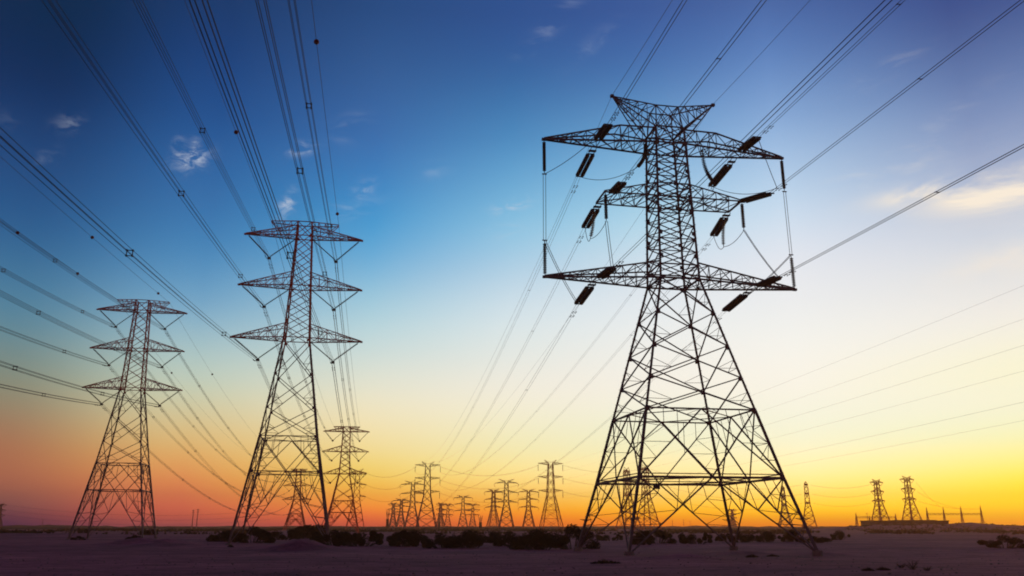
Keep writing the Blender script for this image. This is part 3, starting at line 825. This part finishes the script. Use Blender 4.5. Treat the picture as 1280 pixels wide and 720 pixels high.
# ------------------------------------------------------------------ switchyard on the right
def switchyard():
    D = 760
    def pt(px, y, dd=0):
        d = D + dd; dep = d * math.cos(PITCH); x = (px - 640) / FPX * dep
        return Vector((x, d, CAMZ + d * math.tan(PITCH - math.atan((y - 360) / FPX))))
    def gantry(posts, beam_y, label):
        o = pt(posts[0][0], 657); e = empty('switchyard_gantry', (o.x, o.y, 0)); tag(e, label, 'gantry', 'steel gantries of the switchyard')
        off = Vector((o.x, o.y, 0))
        for px, ty in posts:
            t = pt(px, ty) - off; mb = MB(); h = 1.3
            for sx in (-1, 1):
                for sy in (-1, 1): mb.beam((t.x + sx * h, t.y + sy * h, 0), (t.x, t.y, t.z), .3)
            for i in range(5):
                z0, z1 = t.z * i / 6, t.z * (i + 1) / 6; a, b = h * (1 - i / 6), h * (1 - (i + 1) / 6)
                for sy in (-1, 1): mb.beam((t.x - a, t.y + sy * a, z0), (t.x + b, t.y + sy * b, z1), .18); mb.beam((t.x + a, t.y + sy * a, z0), (t.x - b, t.y + sy * b, z1), .18)
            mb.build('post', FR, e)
        for (p0, _), (p1, _) in zip(posts, posts[1:]):
            a, b = pt(p0, beam_y) - off, pt(p1, beam_y) - off; mb = MB(); n = 8
            for dz in (0, 1.2): mb.beam(a + Vector((0, 0, dz)), b + Vector((0, 0, dz)), .3)
            for i in range(n): mb.beam(lerp(a, b, i / n) + Vector((0, 0, 1.2 * (i % 2))), lerp(a, b, (i + 1) / n) + Vector((0, 0, 1.2 * ((i + 1) % 2))), .2)
            mb.build('beam', FR, e)
    gantry([(1071.5, 641), (1088, 645), (1121, 642)], 647.5, 'low lattice gantry left of the two red switchyard towers')
    gantry([(1161, 634), (1182, 634), (1204, 633), (1229, 632)], 643.5, 'long lattice gantry with four tall pointed posts at the far right')
    a, b = pt(1080, 657, -40), pt(1182, 657, -40)
    e = empty('substation_building', ((a.x + b.x) / 2, a.y, 0)); tag(e, 'long low dark building in front of the switchyard gantries', 'building')
    W = (b.x - a.x); H = 7.0
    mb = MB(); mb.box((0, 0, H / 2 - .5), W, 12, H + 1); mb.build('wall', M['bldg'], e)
    mb = MB(); mb.box((0, 0, H + .35), W + 1.2, 13, .7); mb.box((W * .12, 0, H + .85), W * .5, 9, .5); mb.build('roof', M['bldg'], e)
    for i in range(9):
        mb = MB(); mb.box((-W * .42 + i * W * .105, -6.05, 4.8), W * .05, .2, 1.6); mb.build('window', M['sign'], e)
    mb = MB(); mb.box((W * .44, -6.05, 1.6), 3.2, .2, 3.4); mb.build('door', M['galv'], e)
switchyard()

# ------------------------------------------------------------------ the lines
names = {0: 'upper', 1: 'middle', 2: 'lower'}; sidew = {-1: 'left', 1: 'right'}
# line of the second tower: towards and over the camera, and away
for i in range(3):
    for s in (-1, 1):
        a, z = M_VB[i]; P = world_pt(MBASE, MYAW, s * a, 0, z)
        wy, b, c, S = .167, -.095, .000156, 330.0
        Q = P + Vector((math.sin(wy), -math.cos(wy), 0)) * S + Vector((0, 0, b * S + c * S * S))
        bundle(P, Q, c * S * S / 4, 'wire bundle sweeping overhead from the %s %s arm of the tall second tower' % (names[i], sidew[s]), 'conductor bundles', start=22 + 7 * i + 5 * (s > 0), spacing=44, n=60)
        a2, z2 = N_VB[i]; Q = world_pt(NB, .16, s * a2, 0, z2)
        bundle(P, Q, 4.5, 'wires going back from the %s %s arm of the tall second tower' % (names[i], sidew[s]), 'conductor bundles', start=48, spacing=46, spread=.2)
for s in (-1, 1):
    P = world_pt(MBASE, MYAW, s * 6.25, 0, 58.5); wy, b, c, S = .167, -.07, .00006, 330.0
    Q = P + Vector((math.sin(wy), -math.cos(wy), 0)) * S + Vector((0, 0, b * S + c * S * S))
    bundle(P, Q, c * S * S / 4, 'thin wire with red balls overhead from the %s end of the second tower top' % sidew[s], 'ground wires', False, r=.028, balls=(([8, 72] if s > 0 else [44]) + [150]), n=60)
    Q = world_pt(NB, .16, s * 5.9, 0, 46.8)
    bundle(P, Q, 3, 'thin top wire going back from the %s end of the second tower top' % sidew[s], 'ground wires', False, r=.03)
# line of the left tower
for i in range(3):
    for s in (-1, 1):
        a, z = L_VB[i]; P = world_pt(LBASE, LYAW, s * a, 0, z)
        wy, b, c, S = .164, -.097, .000288, 330.0
        Q = P + Vector((math.sin(wy), -math.cos(wy), 0)) * S + Vector((0, 0, b * S + c * S * S))
        bundle(P, Q, c * S * S / 4, 'wire bundle leaving the left edge from the %s %s arm of the leftmost tall tower' % (names[i], sidew[s]), 'conductor bundles', start=24 + 6 * i + 8 * (s > 0), spacing=44, n=60, r=.034)
        a2, z2 = P_VB[i]; Q = world_pt(PB, .16, s * a2, 0, z2)
        bundle(P, Q, 14.8, 'wire bundle sagging rightwards from the %s %s arm of the leftmost tall tower' % (names[i], sidew[s]), 'conductor bundles', start=45, spacing=50, spread=.2, r=.034)
for s in (-1, 1):
    P = world_pt(LBASE, LYAW, s * 6.04, 0, 56.6); wy, b, c, S = .175, -.075, .0001, 330.0
    Q = P + Vector((math.sin(wy), -math.cos(wy), 0)) * S + Vector((0, 0, b * S + c * S * S))
    bundle(P, Q, c * S * S / 4, 'thin wire with dark balls leftwards from the %s end of the leftmost tower top' % sidew[s], 'ground wires', False, r=.032, balls=[12 if s > 0 else 30, 62, 110], n=60)
    Q = world_pt(PB, .16, s * 6, 0, 43.5)
    bundle(P, Q, 12, 'thin top wire sagging away from the %s end of the leftmost tower top' % sidew[s], 'ground wires', False, r=.028, balls=[60])
# lines of the big tower
TB, TH, TR = FT[535]
RZ = {'u': .93, 'm': .74, 'l': .545}
lvn = {'u': 'upper', 'm': 'middle', 'l': 'lower'}
for (lv, s, side), E in ends.items():
    P = world_pt(RB, RYAW, E.x, E.y, E.z)
    if side < 0:
        wy, b, S = .145, -.066, 330.0; c = .0001
        Q = P + Vector((math.sin(wy), -math.cos(wy), 0)) * S + Vector((0, 0, b * S + c * S * S))
        bundle(P, Q, 1.0, 'dark twin wires climbing rightwards from the %s %s arm of the largest tower' % (lvn[lv], sidew[s]), 'conductor bundles', start=30, spacing=70, n=60, spread=.18, r=.036, twin=True)
    else:
        Q = world_pt(TB, .17, s * TR, 0, RZ[lv] * TH - .085 * TH)
        bundle(P, Q, 15.0, 'faint twin wires falling to the horizon from the %s %s arm of the largest tower' % (lvn[lv], sidew[s]), 'conductor bundles', start=40, spacing=90, spread=.2, r=.022, twin=True)
for s in (-1, 1):
    P = world_pt(RB, RYAW, s * 7.02, 0, 57.5)
    wy, b, c, S = .15, -.09, .0005, 300.0
    Q = P + Vector((math.sin(wy), -math.cos(wy), 0)) * S + Vector((0, 0, b * S + c * S * S))
    bundle(P, Q, c * S * S / 4, 'single thin wire rising from the %s peak of the largest tower' % sidew[s], 'ground wires', False, r=.028, n=60)
    Q = world_pt(TB, .17, s * TR * .5, 0, TH)
    bundle(P, Q, 12, 'single thin wire going back from the %s peak of the largest tower' % sidew[s], 'ground wires', False, r=.022)
# the parallel line further right, whose near tower is out of the picture
UB, UH, UR = FT[688]
k = 0
for i, lv in enumerate(('u', 'm', 'l')):
    for s in (-1, 1):
        P = world_pt(UB, .16, s * UR, 0, RZ[lv] * UH - .085 * UH)
        Q = Vector((UB.x + .16 * 700 + s * 8, -100, (49, 38, 28)[i] + 6))
        bundle(P, Q, 6.0, 'faint %s wire on the %s side of the distant line crossing the right sky' % (names[i], sidew[s]), 'faint far power lines', False, r=.016, n=60)
# faint cross-country lines near the horizon
def thin(p, q, sag, label, r=.07):
    mb = MB(); p, q = Vector(p), Vector(q); mb.tube([w - p for w in wirepts(p, q, sag, 24)], r, 4, False)
    o = mb.build('power_line', M['wire'], None); o.location = p; tag(o, label, 'power line', 'faint far power lines')
def tp(key, s, f):
    b, H, R = FT[key]; return Vector((b[0] + s * R * .9, b[1], f * H))
for f, w in ((.93, 'top'), (.74, 'middle'), (.55, 'bottom')):
    thin(tp(1007, 1, f), tp(1095, -1, f), 3, 'thin %s wire between the slim far red tower and the left switchyard tower' % w)
    thin(tp(447.5, 1, f), tp(535, -1, f), 5, 'thin %s horizon wire from the reddish far tower to the left cluster' % w)
    thin(tp(535, 1, f), tp(688, -1, f), 7, 'thin %s horizon wire between the two far towers with drooping arm ends' % w)
    thin(tp(688, 1, f), tp(806, -1, f), 4, 'thin %s horizon wire passing behind the left legs of the largest tower' % w)
    thin(tp(806, 1, f), tp(1007, -1, f), 9, 'thin %s horizon wire passing behind the right legs of the largest tower' % w)
    thin(tp(1, 1, f), tp(1, 1, f) + Vector((260, 60, -4)), 8, 'thin %s horizon wire at the far left behind the leftmost tall tower' % w)
b_, H_, R_ = FT[1133]
for i, px in enumerate((1182, 1204, 1229)):
    dep = 760 * math.cos(PITCH); thin((b_[0] + R_, b_[1], H_ * (.93 - .19 * i)), ((px - 640) / FPX * dep, 760, 18), 2.5, 'thin wire dropping from the right switchyard tower to post %s of the long gantry' % ('two', 'three', 'four')[i])

# ------------------------------------------------------------------ shrubs and stones
def shrub_meshes(seed, n=7500, flat=1.0):
    rnd = random.Random(seed); mb = MB(); st = MB()
    lobes = []
    for i in range(rnd.randint(10, 15)):
        x_ = rnd.uniform(-.95, .95); r_ = rnd.uniform(.14, .34) * (1.15 - .5 * abs(x_)); lobes.append((Vector((x_, rnd.uniform(-.5, .5), rnd.uniform(.12, .78 - .35 * abs(x_)))), r_))
    tips = []
    for i in range(n):
        c, r = rnd.choice(lobes)
        d = Vector((rnd.gauss(0, 1), rnd.gauss(0, 1), rnd.gauss(0, 1))).normalized() * r * (rnd.random() ** .4) * 1.08
        p = c + d
        if p.z < 0.01: p.z = rnd.uniform(.0, .15)
        if rnd.random() < .02: tips.append(p)
        s = rnd.uniform(.016, .05)
        a = Vector((rnd.gauss(0, 1), rnd.gauss(0, 1), rnd.gauss(0, 1))).normalized(); b = a.orthogonal().normalized()
        mb.add([p - a * s, p + b * s * .6, p + a * s, p - b * s * .6], [(0, 1, 2, 3)])
    for t in tips[:60]:
        base = Vector((t.x * .35, t.y * .35, -.05)); st.tube([base, lerp(base, t, .55) + Vector((0, 0, .06)), t + (t - base) * .12], [.014, .009, .003], 4)
    return mb, st
variants = []
for i in range(5):
    a, b = shrub_meshes(40 + i)
    l = bpy.data.meshes.new('foliage'); l.from_pydata(a.v, [], a.f); l.materials.append(M['leaf'])
    t = bpy.data.meshes.new('stem'); t.from_pydata(b.v, [], b.f); t.materials.append(M['twig'])
    variants.append((l, t))
def tuft_mesh(seed):
    rnd = random.Random(seed); mb = MB()
    for i in range(260):
        x, y = rnd.uniform(-1, 1), rnd.uniform(-.7, .7); h = (1 - .7 * abs(x)) * rnd.uniform(.35, 1.0); a = rnd.uniform(0, 2 * PI); l = rnd.uniform(.05, .4)
        b = Vector((x, y, -.05)); t = b + Vector((math.cos(a) * l, math.sin(a) * l, h)); w = Vector((-math.sin(a), math.cos(a), 0)) * .035
        m_ = lerp(b, t, .5) + Vector((0, 0, .1)); mb.add([b - w, b + w, m_ + w * .7, m_ - w * .7], [(0, 1, 2, 3)]); mb.add([m_ - w * .7, m_ + w * .7, t], [(0, 1, 2)])
    me = bpy.data.meshes.new('foliage'); me.from_pydata(mb.v, [], mb.f); me.materials.append(M['leaf']); return me
TUFTS = [tuft_mesh(i) for i in (5, 6)]
def shrub(px0, px1, top, bottom, label, v=None, sub=1):
    """one shrub filling the given box of the photo, its foot on the ground"""
    D = CAMZ * FPX / max(bottom - 658, 1.5) * 1.0; D = min(D, 420)
    dep = D * math.cos(PITCH) - CAMZ * math.sin(PITCH)
    pos = at((px0 + px1) / 2, D); W = (px1 - px0) / FPX * dep; H = (bottom - top) / FPX * dep * .98
    e = empty('desert_shrub', pos, random.uniform(-.3, .3)); tag(e, label, 'shrub', 'desert shrubs')
    if any(w in label for w in ('tuft', 'dead', 'dry')):
        e.name = 'dry_tuft'; e['category'] = 'dry tuft'
        o = bpy.data.objects.new('foliage', TUFTS[v % 2]); C.objects.link(o); o.parent = e; o.scale = (W / 2.1, W / 3, H * .8); return
    l, t = variants[(v if v is not None else random.randrange(5)) % 5]
    for nm, me in (('foliage', l), ('stem', t)):
        o = bpy.data.objects.new(nm, me); C.objects.link(o); o.parent = e; o.scale = (W / 1.5, min(W, H * 2) / 1.5, H * 1.0)
shr = [
 (266, 300, 662, 677, 'low shrub at the left end of the dark hedge-like row'), (294, 336, 658, 678, 'shrub between the left legs of the tall second tower'),
 (332, 372, 657, 674, 'shrub behind the sand heap under the tall second tower'), (352, 408, 653, 672, 'tallest shrub under the tall second tower, behind the sand heap'),
 (396, 440, 657, 680, 'shrub at the right leg of the tall second tower'), (428, 478, 656, 682, 'rounded shrub just right of the tall second tower'),
 (478, 526, 660, 682, 'wide shrub below the left end of the distant towers'), (532, 576, 661, 684, 'shrub below the tallest far tower of the left cluster'),
 (566, 608, 660, 684, 'shrub below the short dark far tower'), (600, 632, 663, 677, 'small low shrub in the gap below the horned far tower'),
 (620, 664, 661, 682, 'left shrub of the large clump before the largest tower'), (646, 700, 658, 685, 'broad middle shrub of the large clump before the largest tower'),
 (690, 742, 655, 685, 'tallest shrub of the clump at the left foot of the largest tower'),
 (752, 776, 664, 675, 'small shrub just right of the left foot of the largest tower'),
 (786, 814, 662, 681, 'shrub right behind the front foot of the largest tower'), (806, 840, 663, 680, 'shrub on the right of the one behind the front foot'),
 (857, 887, 661, 680, 'round shrub midway between the front and back foot of the largest tower'), (892, 908, 667, 677, 'little shrub left of the back foot of the largest tower'),
 (914, 942, 662, 678, 'shrub behind the back foot of the largest tower'), (949, 971, 664, 678, 'compact shrub right of the back foot'),
 (974, 998, 662, 678, 'taller compact shrub between the back and right feet'), (1004, 1036, 669, 679, 'low spread shrub just behind the right foot of the largest tower'),
 (1041, 1058, 661, 674, 'single small shrub right of the largest tower'), (1236, 1278, 669, 685, 'flat shrub near the right edge'),
 (178, 196, 659, 669, 'dark shrub just right of the leftmost tall tower'), (160, 176, 668, 675, 'small shrub at the right feet of the leftmost tall tower'),
 (90, 104, 670, 675, 'small shrub between the left feet of the leftmost tall tower'), (20, 30, 661, 666, 'tiny shrub at the far left plain'),
 (54, 64, 661, 665, 'tiny shrub left of the leftmost tall tower'), (100, 112, 659, 666, 'tiny shrub behind the leftmost tall tower'),
 (738, 776, 697, 706, 'flat dead shrub in the foreground left of the front foot'), (932, 948, 686, 694, 'tiny dry shrub in front of the back foot'),
 (958, 974, 688, 693, 'tiny dry tuft right of the back foot'), (1078, 1094, 709, 717, 'dry tuft at the bottom edge right of the largest tower'),
 (1096, 1114, 708, 716, 'sparse tuft beside the dry tuft at the bottom edge'), (284, 292, 676, 683, 'tiny tuft below the left end of the shrub row'),
]
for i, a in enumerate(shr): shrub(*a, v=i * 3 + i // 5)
# bare dry plants at the lower right
def dry_plant(px, D, H, label, seed):
    rnd = random.Random(seed); p = at(px, D); mb = MB()
    for i in range(26):
        a = rnd.uniform(0, 2 * PI); l = H * rnd.uniform(.4, 1); b0 = Vector((rnd.uniform(-.1, .1), rnd.uniform(-.1, .1), -.05))
        t = Vector((math.cos(a) * l * .7, math.sin(a) * l * .7, l * rnd.uniform(.5, 1)))
        mb.tube([b0, b0 + t * .5 + Vector((0, 0, .05)), b0 + t], [.014, .01, .004], 4)
        mb.tube([b0 + t * .6, b0 + t * .6 + Vector((rnd.uniform(-.2, .2), rnd.uniform(-.2, .2), .2)) * H], [.008, .003], 4)
    o = mb.build('dry_plant', M['twig'], None); o.location = p; tag(o, label, 'plant', 'dry desert plants')
dry_plant(1128, 57, .5, 'bare twiggy plant at the lower right, the leftmost of three', 1)
dry_plant(1142, 55, .75, 'bare twiggy plant at the lower right, the tallest and middle one of three', 2)
dry_plant(1160, 54, .4, 'bare twiggy plant at the lower right, the rightmost of three', 3)
# scattered pebbles and tufts: nobody could count them
rnd = random.Random(3); mb = MB()
for i in range(2000):
    D = 48 * math.exp(rnd.random() * 1.6); px = rnd.uniform(-60, 1340); p = at(px, D); s = rnd.uniform(.02, .08) * (1.6 if rnd.random() < .05 else 1)
    mb.sphere(p + Vector((0, 0, s * .2)), s, 5, 3, .6)
tag(mb.build('gravel', M['stone'], None), 'scattered small stones across the dark sand', 'gravel', kind='stuff')
mb = MB(); 
for i in range(16000):
    D = rnd.uniform(330, 1100); px = rnd.uniform(-80, 1360); 
    if noise.noise(Vector((px * .012, D * .006, 1))) < -.05: continue
    p = at(px, D); s = rnd.uniform(.5, 1.5)
    for j in range(3):
        c = p + Vector((rnd.uniform(-1.5, 1.5) * s, 0, s * rnd.uniform(.1, .7))); a = Vector((rnd.gauss(0, 1), rnd.gauss(0, 1), rnd.gauss(0, .6))).normalized(); b = a.orthogonal().normalized(); q = s * .6
        mb.add([c - a * q, c + b * q * .7, c + a * q, c - b * q * .7], [(0, 1, 2, 3)])
tag(mb.build('distant_scrub', M['leaf'], None), 'dark scrub spread over the far plain below the horizon', 'scrub', kind='stuff')

# ------------------------------------------------------------------ evening air
def build_haze():
    mb = MB(); mb.box((0, 820, 31), 3600, 1900, 72)
    m = bpy.data.materials.new('haze'); m.use_nodes = True; t = m.node_tree
    t.nodes.remove(t.nodes['Principled BSDF'])
    v = t.nodes.new('ShaderNodeVolumePrincipled'); v.inputs['Color'].default_value = (0.92, 0.46, 0.24, 1); v.inputs['Density'].default_value = HAZE; v.inputs['Anisotropy'].default_value = 0.7
    t.links.new(v.outputs[0], t.nodes['Material Output'].inputs['Volume'])
    o = mb.build('haze', m, None); tag(o, 'thin evening haze over the plain', 'haze', kind='stuff')
build_haze()
